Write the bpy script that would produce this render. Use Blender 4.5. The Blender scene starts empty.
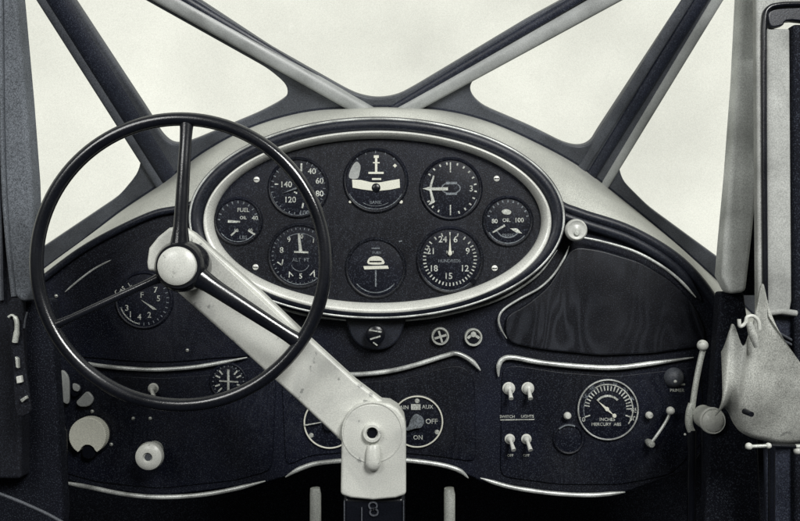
import bpy, bmesh, math, random
from mathutils import Vector, Matrix
random.seed(7)
C = bpy.context.scene.collection
sc = bpy.context.scene
R = math.radians
CZ = 0.75                      # eye height above the cabin floor

# ------------------------------------------------------------------ camera, world, lamps, exposure
cam = bpy.data.cameras.new('camera'); cam_o = bpy.data.objects.new('camera', cam); C.objects.link(cam_o)
cam_o.location = (0, 0, CZ); cam_o.rotation_euler = (R(90), 0, 0)
cam.sensor_width = 36; cam.lens = 36; cam.clip_start = .02; cam.clip_end = 500
sc.camera = cam_o

w = bpy.data.worlds.new('World'); sc.world = w; w.use_nodes = True
nt = w.node_tree; N = nt.nodes; L = nt.links
bg = N['Background']
tc = N.new('ShaderNodeTexCoord')
sx = N.new('ShaderNodeSeparateXYZ'); L.new(tc.outputs['Generated'], sx.inputs[0])
mr = N.new('ShaderNodeMapRange'); mr.inputs['From Min'].default_value = -.25; mr.inputs['From Max'].default_value = .25
mr.inputs['To Min'].default_value = .10; mr.inputs['To Max'].default_value = 1.0
L.new(sx.outputs['Y'], mr.inputs['Value'])  # world light dimmed behind the eye, standing in for the unbuilt cabin
mz = N.new('ShaderNodeMapRange'); mz.inputs['From Min'].default_value = -.12; mz.inputs['From Max'].default_value = -.02
mz.inputs['To Min'].default_value = .12; mz.inputs['To Max'].default_value = 1.0
L.new(sx.outputs['Z'], mz.inputs['Value'])
mul = N.new('ShaderNodeMath'); mul.operation = 'MULTIPLY'; L.new(mr.outputs[0], mul.inputs[0]); L.new(mz.outputs[0], mul.inputs[1])
n1 = N.new('ShaderNodeTexNoise'); n1.inputs['Scale'].default_value = 6; n1.inputs['Detail'].default_value = 5
n2 = N.new('ShaderNodeTexNoise'); n2.inputs['Scale'].default_value = 800; n2.inputs['Detail'].default_value = 1
L.new(tc.outputs['Generated'], n1.inputs['Vector']); L.new(tc.outputs['Generated'], n2.inputs['Vector'])
r1 = N.new('ShaderNodeMapRange'); r1.inputs['From Min'].default_value = .3; r1.inputs['From Max'].default_value = .7
r1.inputs['To Min'].default_value = .80; r1.inputs['To Max'].default_value = 1.03; L.new(n1.outputs['Fac'], r1.inputs['Value'])
r2 = N.new('ShaderNodeMapRange'); r2.inputs['From Min'].default_value = .3; r2.inputs['From Max'].default_value = .7
r2.inputs['To Min'].default_value = .93; r2.inputs['To Max'].default_value = 1.06; L.new(n2.outputs['Fac'], r2.inputs['Value'])
m2 = N.new('ShaderNodeMath'); m2.operation = 'MULTIPLY'; L.new(r1.outputs[0], m2.inputs[0]); L.new(r2.outputs[0], m2.inputs[1])
m3 = N.new('ShaderNodeMath'); m3.operation = 'MULTIPLY'; L.new(mul.outputs[0], m3.inputs[0]); L.new(m2.outputs[0], m3.inputs[1])
bg.inputs['Color'].default_value = (.94, .95, .845, 1)
L.new(m3.outputs[0], bg.inputs['Strength'])

def area(name, loc, aim, power, size, col=(1, 1, .975)):
    l = bpy.data.lights.new(name, 'AREA'); l.energy = power; l.size = size; l.color = col
    o = bpy.data.objects.new(name, l); C.objects.link(o); o.location = loc
    o.rotation_euler = (Vector(aim) - Vector(loc)).to_track_quat('-Z', 'Y').to_euler()
area('photo_lamp', (.70, -.50, CZ + 1.15), (0, 1.2, CZ - .05), 38, .70)
area('left_key_light', (-.95, -.30, CZ + .75), (.1, 1.2, CZ), 9, .6)  # added area lamp from upper left for highlights, no fitting of the cabin
sc.view_settings.view_transform = 'Standard'; sc.view_settings.look = 'None'
sc.view_settings.exposure = 0; sc.view_settings.gamma = 1

# ------------------------------------------------------------------ materials
def mat(name, col, rough=.5, metal=0.0, spec=.5, grain=.35, gscale=760, blotch=.25, bscale=14, bump=.15, light=None, amount=.0, coat=0, warm=None, chip=0, swirl=0):
    m = bpy.data.materials.new(name); m.use_nodes = True
    nt = m.node_tree; N = nt.nodes; L = nt.links; b = N['Principled BSDF']
    g = N.new('ShaderNodeNewGeometry')
    a = N.new('ShaderNodeTexNoise'); a.inputs['Scale'].default_value = gscale; a.inputs['Detail'].default_value = 1.5
    c = N.new('ShaderNodeTexNoise'); c.inputs['Scale'].default_value = bscale; c.inputs['Detail'].default_value = 6
    L.new(g.outputs['Position'], a.inputs['Vector']); L.new(g.outputs['Position'], c.inputs['Vector'])
    ra = N.new('ShaderNodeMapRange'); ra.inputs['From Min'].default_value = .32; ra.inputs['From Max'].default_value = .68
    ra.inputs['To Min'].default_value = 1 - grain; ra.inputs['To Max'].default_value = 1 + grain
    rc = N.new('ShaderNodeMapRange'); rc.inputs['From Min'].default_value = .3; rc.inputs['From Max'].default_value = .7
    rc.inputs['To Min'].default_value = 1 - blotch; rc.inputs['To Max'].default_value = 1 + blotch
    L.new(a.outputs['Fac'], ra.inputs['Value']); L.new(c.outputs['Fac'], rc.inputs['Value'])
    mm = N.new('ShaderNodeMath'); mm.operation = 'MULTIPLY'; L.new(ra.outputs[0], mm.inputs[0]); L.new(rc.outputs[0], mm.inputs[1])
    vm = N.new('ShaderNodeVectorMath'); vm.operation = 'SCALE'; vm.inputs[0].default_value = col
    L.new(mm.outputs[0], vm.inputs['Scale'])
    out = vm.outputs[0]
    def blend(out, fac, col):
        mx = N.new('ShaderNodeMix'); mx.data_type = 'RGBA'; L.new(fac, mx.inputs[0]); L.new(out, mx.inputs[6]); mx.inputs[7].default_value = (*col, 1); return mx.outputs[2]
    def noise(scale, detail, lo, hi, top, dist=0):
        f = N.new('ShaderNodeTexNoise'); f.inputs['Scale'].default_value = scale; f.inputs['Detail'].default_value = detail; f.inputs['Distortion'].default_value = dist
        L.new(g.outputs['Position'], f.inputs['Vector'])
        r = N.new('ShaderNodeMapRange'); r.inputs['From Min'].default_value = lo; r.inputs['From Max'].default_value = hi; r.inputs['To Max'].default_value = top
        L.new(f.outputs['Fac'], r.inputs['Value']); return r.outputs[0]
    if warm: out = blend(out, noise(5.5, 3, .42, .58, .6), warm)
    if swirl:      # figured grain of the lacquered veneer
        mp = N.new('ShaderNodeMapping'); mp.inputs['Rotation'].default_value = (0, R(-32), 0); mp.inputs['Scale'].default_value = (3.2, 1, 1)
        L.new(g.outputs['Position'], mp.inputs['Vector'])
        f = N.new('ShaderNodeTexNoise'); f.inputs['Scale'].default_value = 3.4; f.inputs['Detail'].default_value = 2; f.inputs['Distortion'].default_value = .6; L.new(mp.outputs[0], f.inputs['Vector'])
        sn = N.new('ShaderNodeMath'); sn.operation = 'MULTIPLY'; sn.inputs[1].default_value = 105; L.new(f.outputs['Fac'], sn.inputs[0])
        s2 = N.new('ShaderNodeMath'); s2.operation = 'SINE'; L.new(sn.outputs[0], s2.inputs[0])
        r = N.new('ShaderNodeMapRange'); r.inputs['From Min'].default_value = -.3; r.inputs['From Max'].default_value = 1; r.inputs['To Max'].default_value = swirl
        L.new(s2.outputs[0], r.inputs['Value'])
        r2 = N.new('ShaderNodeMath'); r2.operation = 'MULTIPLY'; L.new(r.outputs[0], r2.inputs[0]); L.new(noise(9, 3, .35, .65, 1.0), r2.inputs[1])
        out = blend(out, r2.outputs[0], (.055, .06, .075))
    if chip:
        out = blend(out, noise(70, 9, .66, .70, chip), (.10, .105, .11))
        out = blend(out, noise(11, 7, .50, .75, .5, 1.5), (.30, .31, .31))
    if light:   # pale flecks of worn or wrinkled paint
        f = N.new('ShaderNodeTexNoise'); f.inputs['Scale'].default_value = gscale * .85; f.inputs['Detail'].default_value = .5
        L.new(g.outputs['Position'], f.inputs['Vector'])
        rf = N.new('ShaderNodeMapRange'); rf.inputs['From Min'].default_value = .56; rf.inputs['From Max'].default_value = .72
        rf.inputs['To Max'].default_value = amount
        L.new(f.outputs['Fac'], rf.inputs['Value'])
        mx = N.new('ShaderNodeMix'); mx.data_type = 'RGBA'
        L.new(rf.outputs[0], mx.inputs[0]); L.new(out, mx.inputs[6]); mx.inputs[7].default_value = (*light, 1)
        out = mx.outputs[2]
    L.new(out, b.inputs['Base Color'])
    rr = N.new('ShaderNodeMapRange'); rr.inputs['From Min'].default_value = .3; rr.inputs['From Max'].default_value = .7
    rr.inputs['To Min'].default_value = max(.05, rough - .08); rr.inputs['To Max'].default_value = min(1, rough + .08)
    L.new(c.outputs['Fac'], rr.inputs['Value']); L.new(rr.outputs[0], b.inputs['Roughness'])
    b.inputs['Metallic'].default_value = metal; b.inputs['Specular IOR Level'].default_value = spec
    b.inputs['Coat Weight'].default_value = coat; b.inputs['Coat Roughness'].default_value = .15
    if bump:
        bp = N.new('ShaderNodeBump'); bp.inputs['Strength'].default_value = bump; bp.inputs['Distance'].default_value = .0008
        L.new(a.outputs['Fac'], bp.inputs['Height']); L.new(bp.outputs[0], b.inputs['Normal'])
    return m
FL = (.11, .13, .17)
M = dict(
    strap=mat('dark_strap', (.010, .011, .016), .7, spec=.2, grain=.5, light=FL, amount=.2),
    crackle=mat('black_crackle_paint', (.0035, .0050, .0145), .60, spec=.25, grain=.5, light=FL, amount=.30, bump=.4, warm=(.0045, .0045, .005)),
    board=mat('black_board', (.0032, .0045, .0130), .46, spec=.3, grain=.5, light=FL, amount=.28, bump=.3, warm=(.004, .004, .005), swirl=.12),
    gloss=mat('black_gloss', (.006, .007, .011), .26, spec=.5, grain=.4, bump=.12),
    rubber=mat('dark_padding', (.010, .012, .020), .42, spec=.45, grain=.5, light=FL, amount=.25, bump=.2),
    wheel=mat('black_hard_rubber', (.007, .008, .012), .20, spec=.9, grain=.35, bump=.1),
    wood=mat('dark_lacquered_door', (.005, .0055, .009),   .40, spec=.4, grain=.5, light=FL, amount=.22, swirl=.38, bump=.1),
    dark=mat('dark_interior', (.006, .007, .012), .8, spec=.15, grain=.5, light=FL, amount=.3),
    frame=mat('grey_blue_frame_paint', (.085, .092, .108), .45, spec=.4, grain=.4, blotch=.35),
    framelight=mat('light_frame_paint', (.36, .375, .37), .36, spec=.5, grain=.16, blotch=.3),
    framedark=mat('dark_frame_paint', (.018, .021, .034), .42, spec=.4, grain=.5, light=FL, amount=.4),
    coam=mat('light_deck_paint', (.53, .54, .50), .5, spec=.35, grain=.3, blotch=.22, bscale=7),
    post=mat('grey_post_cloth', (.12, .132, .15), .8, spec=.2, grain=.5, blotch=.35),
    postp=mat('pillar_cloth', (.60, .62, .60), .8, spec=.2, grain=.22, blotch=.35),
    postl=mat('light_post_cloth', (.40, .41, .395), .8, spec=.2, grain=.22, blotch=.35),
    alu=mat('silver_enamel', (.70, .71, .665), .34, spec=.55, grain=.13, blotch=.12, bump=.08, chip=.55),
    alud=mat('worn_silver', (.58, .60, .56), .35, metal=.3, grain=.3, blotch=.25),
    chrome=mat('bright_ring_metal', (.84, .85, .80), .36, metal=.22, grain=.2, blotch=.08, bump=.05),
    glintmetal=mat('metal_and_edge_glint', (.60, .62, .60), .36, metal=.35, grain=.35, blotch=.5, bscale=30, bump=.1),  # dull metal, also the colour of tubes that stand in for edge highlights
    white=mat('ivory_paint', (.78, .78, .68), .5, grain=.15, blotch=.05, bump=0),
    paint=mat('dial_paint', (.50, .52, .48), .6, grain=.5, blotch=.35, bscale=90, bump=0),
    faint=mat('faint_dial_paint', (.16, .18, .20), .6, grain=.6, blotch=.5, bscale=90, bump=0),
    face=mat('dial_face', (.0028, .0038, .0100), .5, spec=.25, grain=.5, light=FL, amount=.30, bump=0),
    sheetmetal=mat('worn_sheet_metal', (.46, .47, .44), .42, spec=.5, grain=.35, blotch=.4, bscale=20, bump=.15, chip=.5),
)
def glass():
    m = bpy.data.materials.new('window_pane'); m.use_nodes = True
    N = m.node_tree.nodes; L = m.node_tree.links; N.remove(N['Principled BSDF'])
    t = N.new('ShaderNodeBsdfTransparent'); g = N.new('ShaderNodeBsdfGlossy'); g.inputs['Roughness'].default_value = .03
    x = N.new('ShaderNodeMixShader'); x.inputs[0].default_value = .03
    L.new(t.outputs[0], x.inputs[1]); L.new(g.outputs[0], x.inputs[2]); L.new(x.outputs[0], N['Material Output'].inputs[0])
    return m
M['glass'] = glass()

# ------------------------------------------------------------------ helpers
WL = {}
def empty(name, loc, label, cat, group=None):
    o = bpy.data.objects.new(name, None); C.objects.link(o); o.location = loc; o.empty_display_size = .05
    o['label'] = label; o['category'] = cat
    if group: o['group'] = group
    WL[o.name] = Vector(loc); return o
def tag(o, label=None, cat=None, group=None, kind=None):
    for k, v in (('label', label), ('category', cat), ('group', group), ('kind', kind)):
        if v: o[k] = v
    return o

class Pl:                                   # a plane facing the eye at distance Y; u, v in its own units, d = metres towards the cabin
    def __init__(s, Y): s.Y = Y; s.s = Y / 800
    def __call__(s, u, v, d=0): return Vector(((u - 400) * s.s, s.Y - d, CZ - (v - 260.5) * s.s))

class MB:
    def __init__(s): s.v = []; s.f = []
    def add(s, vs, fs):
        n = len(s.v); s.v += [Vector(p) for p in vs]; s.f += [tuple(i + n for i in f) for f in fs]; return s
    def prism(s, pl, poly, d0, d1):
        n = len(poly)
        vs = [pl(u, v, d0) for u, v in poly] + [pl(u, v, d1) for u, v in poly]
        fs = [tuple(range(n)), tuple(range(2 * n - 1, n - 1, -1))] + [(i, (i + 1) % n, n + (i + 1) % n, n + i) for i in range(n)]
        return s.add(vs, fs)
    def tube(s, pts, rad, seg=12, closed=False, flat=1.0):
        pts = [Vector(p) for p in pts]; n = len(pts)
        rads = rad if isinstance(rad, (list, tuple)) else [rad] * n
        T = []
        for i in range(n):
            a = pts[(i - 1) % n] if (closed or i > 0) else pts[i]
            b = pts[(i + 1) % n] if (closed or i < n - 1) else pts[i]
            T.append((b - a).normalized())
        nrm = Vector((0, -1, 0))
        vs = []; 
        for i in range(n):
            nn = nrm - T[i] * nrm.dot(T[i])
            if nn.length < .05: nn = Vector((1, 0, 0)) - T[i] * T[i].x
            nn.normalize(); bb = T[i].cross(nn)
            for k in range(seg):
                a = 2 * math.pi * k / seg
                vs.append(pts[i] + (nn * math.cos(a) * flat + bb * math.sin(a)) * rads[i])
        fs = []
        for i in range(n if closed else n - 1):
            j = (i + 1) % n
            for k in range(seg):
                k2 = (k + 1) % seg; fs.append((i * seg + k, i * seg + k2, j * seg + k2, j * seg + k))
        if not closed:
            fs.append(tuple(range(seg))); fs.append(tuple((n - 1) * seg + k for k in range(seg - 1, -1, -1)))
        return s.add(vs, fs)
    def lathe(s, pl, cu, cv, prof, seg=48, ru=1, rv=1, a0=0, a1=360):   # prof: (radius in plane units, d metres)
        full = abs(a1 - a0) >= 360; n = seg if full else seg + 1
        vs = []
        for k in range(n):
            a = R(a0 + (a1 - a0) * k / seg)
            for r, d in prof: vs.append(pl(cu + r * ru * math.cos(a), cv + r * rv * math.sin(a), d))
        m = len(prof); fs = []
        for k in range(seg):
            k2 = (k + 1) % n
            for i in range(m - 1): fs.append((k * m + i, k * m + i + 1, k2 * m + i + 1, k2 * m + i))
        return s.add(vs, fs)
    def ering(s, pl, cu, cv, rx, ry, offs, seg=160, thin=0):    # offs: (offset added to both radii, d); closed section
        vs = []; m = len(offs)
        for k in range(seg):
            a = 2 * math.pi * k / seg
            for o, d in offs: vs.append(pl(cu + (rx + o) * math.cos(a), cv + (ry + o) * math.sin(a) - thin * (5 - o), d))
        fs = []
        for k in range(seg):
            k2 = (k + 1) % seg
            for i in range(m): i2 = (i + 1) % m; fs.append((k * m + i, k * m + i2, k2 * m + i2, k2 * m + i))
        return s.add(vs, fs)
    def ball(s, c, r, sx=1, sy=1, sz=1, seg=18):
        c = Vector(c); vs = []; fs = []; rings = seg // 2
        for i in range(1, rings):
            t = math.pi * i / rings
            for k in range(seg):
                a = 2 * math.pi * k / seg
                vs.append(c + Vector((math.sin(t) * math.cos(a) * r * sx, math.cos(t) * r * sy, math.sin(t) * math.sin(a) * r * sz)))
        for i in range(rings - 2):
            for k in range(seg):
                k2 = (k + 1) % seg; fs.append((i * seg + k, i * seg + k2, (i + 1) * seg + k2, (i + 1) * seg + k))
        n = len(vs); vs += [c + Vector((0, r * sy, 0)), c - Vector((0, r * sy, 0))]
        for k in range(seg):
            fs.append((n, (k + 1) % seg, k)); fs.append((n + 1, (rings - 2) * seg + k, (rings - 2) * seg + (k + 1) % seg))
        return s.add(vs, fs)
    def quad(s, pl, a, b, wd, d0, d1, wd2=None):        # a bar from a to b
        ax, ay = a; bx, by = b; l = math.hypot(bx - ax, by - ay) or 1; nx, ny = -(by - ay) / l, (bx - ax) / l
        h = wd / 2; h2 = (wd2 if wd2 is not None else wd) / 2
        return s.prism(pl, [(ax + nx * h, ay + ny * h), (bx + nx * h2, by + ny * h2), (bx - nx * h2, by - ny * h2), (ax - nx * h, ay - ny * h)], d0, d1)
    def text(s, pl, txt, cu, cv, size, d, rot=0):
        tv, tf = text_mesh(txt); ca, sa = math.cos(R(rot)), math.sin(R(rot))
        return s.add([pl(cu + size * (x * ca + y * sa), cv + size * (x * sa - y * ca), d) for x, y in tv], tf)
    def build(s, name, m, parent=None, bevel=0, smooth=40, sub=0):
        me = bpy.data.meshes.new(name)
        lo = Vector([min(p[i] for p in s.v) for i in range(3)]); hi = Vector([max(p[i] for p in s.v) for i in range(3)])
        c = (lo + hi) / 2
        me.from_pydata([p - c for p in s.v], [], s.f)
        bm = bmesh.new(); bm.from_mesh(me); bmesh.ops.recalc_face_normals(bm, faces=bm.faces)
        ang = R(smooth)
        for e in bm.edges: e.smooth = not (len(e.link_faces) == 2 and e.calc_face_angle(0) > ang)
        for f in bm.faces: f.smooth = True
        bm.to_mesh(me); bm.free()
        me.materials.append(m if not isinstance(m, str) else M[m])
        o = bpy.data.objects.new(name, me); C.objects.link(o)
        o.location = c - (WL[parent.name] if parent else Vector((0, 0, 0)))
        if parent: o.parent = parent
        WL[o.name] = c
        if bevel:
            b = o.modifiers.new('bevel', 'BEVEL'); b.width = bevel; b.segments = 3; b.limit_method = 'ANGLE'; b.angle_limit = R(35)
            b.harden_normals = True
        return o
_tc = {}
def text_mesh(txt):
    if txt in _tc: return _tc[txt]
    cu = bpy.data.curves.new('t', 'FONT'); cu.body = txt; cu.align_x = 'CENTER'; cu.align_y = 'CENTER'; cu.resolution_u = 3; cu.offset = .012
    o = bpy.data.objects.new('t', cu); C.objects.link(o); dg = bpy.context.evaluated_depsgraph_get()
    me = bpy.data.meshes.new_from_object(o.evaluated_get(dg))
    r = ([(v.co.x, v.co.y) for v in me.vertices], [tuple(p.vertices) for p in me.polygons])
    bpy.data.objects.remove(o); bpy.data.meshes.remove(me); bpy.data.curves.remove(cu)
    _tc[txt] = r; return r
def cr(pts, n=8, closed=False):             # smooth curve through the points
    P = [tuple(p) for p in pts]; k = len(P); out = []
    for i in range(k if closed else k - 1):
        if closed: a, b, c, d = P[(i - 1) % k], P[i], P[(i + 1) % k], P[(i + 2) % k]
        else: a, b, c, d = P[max(i - 1, 0)], P[i], P[i + 1], P[min(i + 2, k - 1)]
        for j in range(n):
            t = j / n
            out.append(tuple(.5 * (2 * q + (r - p) * t + (2 * p - 5 * q + 4 * r - s_) * t * t + (3 * q - p - 3 * r + s_) * t ** 3) for p, q, r, s_ in zip(a, b, c, d)))
    if not closed: out.append(P[-1])
    return out
def dup(o, dloc, parent=None):
    c = o.copy(); C.objects.link(c); c.location = o.location + dloc
    c.parent = parent if parent else o.parent
    WL[c.name] = WL[o.name] + dloc
    for ch in o.children:
        g = ch.copy(); C.objects.link(g); g.parent = c; WL[g.name] = WL[ch.name] + dloc
    return c

PN = Pl(1.20)        # the instrument panel
WHp = Pl(.92)        # the wheel
CO = Pl(.98)         # the column arm

# ------------------------------------------------------------------ setting: floor, walls of the cabin
def box(mb, x0, x1, y0, y1, z0, z1):
    return mb.add([(x, y, z) for x in (x0, x1) for y in (y0, y1) for z in (z0, z1)],
                  [(0, 1, 3, 2), (4, 6, 7, 5), (0, 4, 5, 1), (2, 3, 7, 6), (0, 2, 6, 4), (1, 5, 7, 3)])
tag(box(MB(), -.80, .80, -.3, 1.62, -.03, 0).build('floor', 'dark', bevel=.003), kind='structure')
tag(box(MB(), -.80, .80, 1.60, 1.62, .002, CZ - .02).build('wall', 'dark', bevel=.003), kind='structure')

# ------------------------------------------------------------------ windshield frame (raked plane)
def YF(v): return 1.5 / (1 + .6 * (260.5 - v) / 800)
def WF(u, v, d=0):
    Y = YF(v); p = Vector(((u - 400) * Y / 800, Y, CZ - (v - 260.5) * Y / 800))
    return p + Vector((0, -d, -d * .45))
H = [
 [(-70, -80), (-12, -80), (121, 121), (137, 139), (145, 155), (141, 173), (121, 197), (45, 248), (-70, 325)],
 [(27, -70), (148, 114), (160, 135), (173, 146), (191, 143), (260, 114), (281, 103), (291, 95), (289, 82), (270, 66)],
 [(60, -80), (197, 0), (270, 48), (346, 91), (360, 97), (378, 100), (398, 97), (415, 88), (530, 19), (565, 0), (700, -80)],
 [(730, -68), (685, 0), (599, 131), (592, 143), (580, 148), (564, 145), (530, 128), (481, 107), (469, 95), (467, 82), (481, 69), (530, 45), (608, 0)],
 [(772, -80), (718, 0), (620, 148), (615, 163), (620, 181), (647, 208), (718, 260), (870, 372), (870, -80)],
]
A = [(-60, 352), (0, 304), (44, 269), (85, 239), (122, 210), (165, 181), (205, 151), (250, 127), (300, 112), (350, 107), (395, 106), (440, 109), (480, 118), (520, 134), (575, 163), (620, 197), (670, 238), (718, 281), (780, 340), (850, 402)]
cu = bpy.data.curves.new('f', 'CURVE'); cu.dimensions = '2D'; cu.fill_mode = 'BOTH'; cu.extrude = 3; cu.bevel_depth = 2.2; cu.bevel_resolution = 3
Al = cr(A, 6)
outer = [(-90, -110)] + [(-90, 380)] + [(u, v + 8) for u, v in Al] + [(890, 440), (890, -110)]
def fillet(poly, it=2):
    for _ in range(it):
        o = []
        for i in range(len(poly)):
            p, q = Vector(poly[i]), Vector(poly[(i + 1) % len(poly)]); l = (q - p).length; c = min(.25, 5 / max(l, .01))
            o += [tuple(p.lerp(q, c)), tuple(p.lerp(q, 1 - c))]
        poly = o
    return poly
for poly in [outer] + [fillet(h) for h in H]:
    sp = cu.splines.new('POLY'); sp.points.add(len(poly) - 1); sp.use_cyclic_u = True
    for p, (u, v) in zip(sp.points, poly): p.co = (u, -v, 0, 1)
to = bpy.data.objects.new('f', cu); C.objects.link(to)
me = bpy.data.meshes.new_from_object(to.evaluated_get(bpy.context.evaluated_depsgraph_get()))
fv = [WF(p.co.x, -p.co.y, p.co.z * .0016) for p in me.vertices]; ff = [tuple(p.vertices) for p in me.polygons]
bpy.data.objects.remove(to)
ws = empty('windshield', WF(395, 106), 'raked windshield of painted steel frame members meeting in a V above the oval instruments', 'windshield')
MB().add(fv, ff).build('frame', 'frame', ws, smooth=50)
def wtube(pts, r, d, n=1):
    return [WF(u, v, d) for u, v in pts], r
def wstrut(name, m, a, b, r0, r1, d, flat=.6, seg=20):
    pts = [WF(a[0] + (b[0] - a[0]) * t / 20, a[1] + (b[1] - a[1]) * t / 20, d) for t in range(21)]
    return MB().tube(pts, [r0 + (r1 - r0) * t / 20 for t in range(21)], seg, flat=flat).build(name, m, ws)
# pale round tubes of the V, with a dark bead above each
wstrut('brace', 'framelight', (40, -76), (378, 116), .0150, .0125, .012)
wstrut('brace', 'framelight', (738, -76), (386, 118), .0150, .0125, .012)
wstrut('seal', 'framedark', (62, -76), (385, 118), .0085, .006, .010)
wstrut('seal', 'framedark', (702, -77), (375, 118), .0085, .006, .010)
# posts: dark channel with rounded back
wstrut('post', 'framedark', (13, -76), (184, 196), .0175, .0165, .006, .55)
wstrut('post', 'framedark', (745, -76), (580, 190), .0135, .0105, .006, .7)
# pale inner faces of the right post and the left one's lit patch, put in as a paler strut
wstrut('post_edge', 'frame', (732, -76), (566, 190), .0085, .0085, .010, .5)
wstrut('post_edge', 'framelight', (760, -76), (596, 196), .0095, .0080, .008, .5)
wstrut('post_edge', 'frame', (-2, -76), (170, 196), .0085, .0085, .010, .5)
# thin dark bead between sill and deck
MB().tube([WF(u, v - 1.5, .006) for u, v in Al], .0032, 8).build('sill_bead', 'framedark', ws)
for h in H:
    MB().add([WF(u, v, .001) for u, v in h], [tuple(range(len(h)))]).build('pane', 'glass', ws)

# ------------------------------------------------------------------ light deck between sill and panel
B = [(-60, 358), (0, 312), (44, 276), (80, 248), (115, 228), (155, 210), (192, 200), (222, 172), (262, 146), (310, 130), (355, 124), (390, 122), (440, 126), (486, 142), (525, 168), (556, 198), (580, 209), (630, 226), (680, 257), (718, 306), (780, 356), (850, 410)]
Bl = cr(B, 6)
def resample(P, n):
    D = [0]
    for a, b in zip(P, P[1:]): D.append(D[-1] + math.dist(a, b))
    out = []; j = 0
    for i in range(n):
        t = D[-1] * i / (n - 1)
        while j < len(D) - 2 and D[j + 1] < t: j += 1
        f = (t - D[j]) / max(D[j + 1] - D[j], 1e-9); out.append((P[j][0] + (P[j + 1][0] - P[j][0]) * f, P[j][1] + (P[j + 1][1] - P[j][1]) * f))
    return out
NA = 140; ra_, rb_ = resample(Al, NA), resample(Bl, NA)
vs = []; NR = 9
for i in range(NA):
    a = WF(*ra_[i], .008); b = PN(rb_[i][0], rb_[i][1] + 3, -.016)
    for k in range(NR):
        t = k / (NR - 1); p = a.lerp(b, t); p.y -= .018 * math.sin(math.pi * t); p.z += .003 * math.sin(math.pi * t); vs.append(p)
back = [p + Vector((0, .004, 0)) for p in vs]
n = len(vs); fs = []
for i in range(NA - 1):
    for k in range(NR - 1):
        q = (i * NR + k, i * NR + k + 1, (i + 1) * NR + k + 1, (i + 1) * NR + k); fs += [q, tuple(n + x for x in reversed(q))]
deck = empty('coaming', PN(395, 120, 0), 'pale painted metal deck arching over the black instrument panel', 'coaming')
MB().add(vs + back, fs).build('deck', 'coam', deck)

# ------------------------------------------------------------------ instrument panel
ip = empty('instrument_panel', PN(390, 480, 0), 'black instrument panel with a bright oval ring of gauges and lower switch boards', 'instrument panel')
edge = [(u, v + 2) for u, v in resample(cr(B[2:-2], 6), 90)]
poly = edge + [(722, 360), (716, 430), (690, 470), (622, 494), (560, 497), (482, 483), (474, 478), (440, 466), (372, 461), (310, 466), (285, 477), (262, 484), (160, 497), (95, 489), (52, 476), (44, 400)]
MB().prism(PN, poly, -.016, 0).build('main_board', 'crackle', ip, bevel=.003)
# padded roll that closes the panel's upper edge
def ptube(name, m, pts, r, d, parent=ip, n=8, taper=True, flat=1, seg=12):
    q = cr(pts, n); k = len(q)
    rr = [r * (min(1, .25 + 6 * min(i, k - 1 - i) / k) if taper else 1) for i in range(k)]
    return MB().tube([PN(p[0], p[1], d if len(p) < 3 else p[2]) for p in q], rr, seg, flat=flat).build(name, m, parent)
ptube('edge_roll', 'rubber', [(44, 279), (80, 252), (115, 232), (155, 214), (190, 206), (215, 186)], .0055, .004, taper=False)
ptube('edge_roll', 'rubber', [(505, 156), (530, 174), (556, 203), (580, 214), (630, 231), (680, 262), (714, 304), (722, 340)], .0075, .006, taper=False)
ptube('edge_roll', 'rubber', [(540, 190), (556, 212), (584, 224), (630, 240), (672, 266), (700, 300)], .0085, .004, taper=True)
# oval pod
PC = (377.5, 222.5)
fl = []
for k in range(120):
    a = 2 * math.pi * k / 120; fl.append((PC[0] + 187 * math.cos(a), 220 + 101 * math.sin(a)))
MB().prism(PN, fl, .001, .012).build('pod_flange', 'rubber', ip, bevel=.004)
offs = [(8.8 * math.cos(2 * math.pi * i / 16), .020 + .018 * math.sin(2 * math.pi * i / 16)) for i in range(16)]
MB().ering(PN, PC[0], 219.5, 176.5, 91.5, offs).build('pod_rim', 'rubber', ip)
MB().ering(PN, PC[0], 219.5, 181.5, 96.5, [(1.3 * math.cos(i * math.pi / 4), .034 + .0018 * math.sin(i * math.pi / 4)) for i in range(8)]).build('pod_glint', 'glintmetal', ip)  # thin highlight along the pod rim, built in as a pale ring
# bright ring: sloping inner flange with rolled lip
ring = [(4.6, .030), (5.4, .034), (5.0, .0370), (3.8, .0385), (2.0, .0385), (0, .0365), (-2.4, .0325), (-4.2, .0275), (-4.9, .0240), (-4.6, .014), (4.6, .014)]
MB().ering(PN, 378, 223.5, 164.6, 84.6, [(o * .84, d) for o, d in ring], thin=.22).build('bezel_ring', 'chrome', ip)
MB().lathe(PN, 378, 223.5, [(0, .020), (162, .020), (164, .012)], 120, 1, .52).build('oval_board', 'board', ip)
# lower collar under the pod with its knob
ptube('collar_edge', 'glintmetal', [(203, 240), (218, 268), (252, 296), (300, 313), (345, 319), (372, 321), (398, 320), (440, 315), (495, 300), (535, 276), (556, 250)], .0022, .010)  # pale tube standing in for the highlight on the pod's lower edge
MB().prism(PN, cr([(345, 316), (352, 336), (362, 346), (376, 349), (390, 346), (400, 336), (407, 316)], 5) , .002, .014).build('collar', 'rubber', ip, bevel=.005)
kb = MB().lathe(PN, 376, 333, [(0, .034), (7, .034), (9, .032), (9.5, .026), (8, .022), (8, .014), (11, .013), (11, .010)], 32).build('dimmer_knob', 'gloss', ip)
mk = MB(); mk.quad(PN, (370, 328), (382, 330), 1.3, .0342, .0350); mk.quad(PN, (371, 337), (381, 334), 1.5, .0342, .0350); mk.quad(PN, (374, 340), (378, 343), 1.2, .0342, .0350)
mk.build('markings', 'paint', kb)

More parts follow.
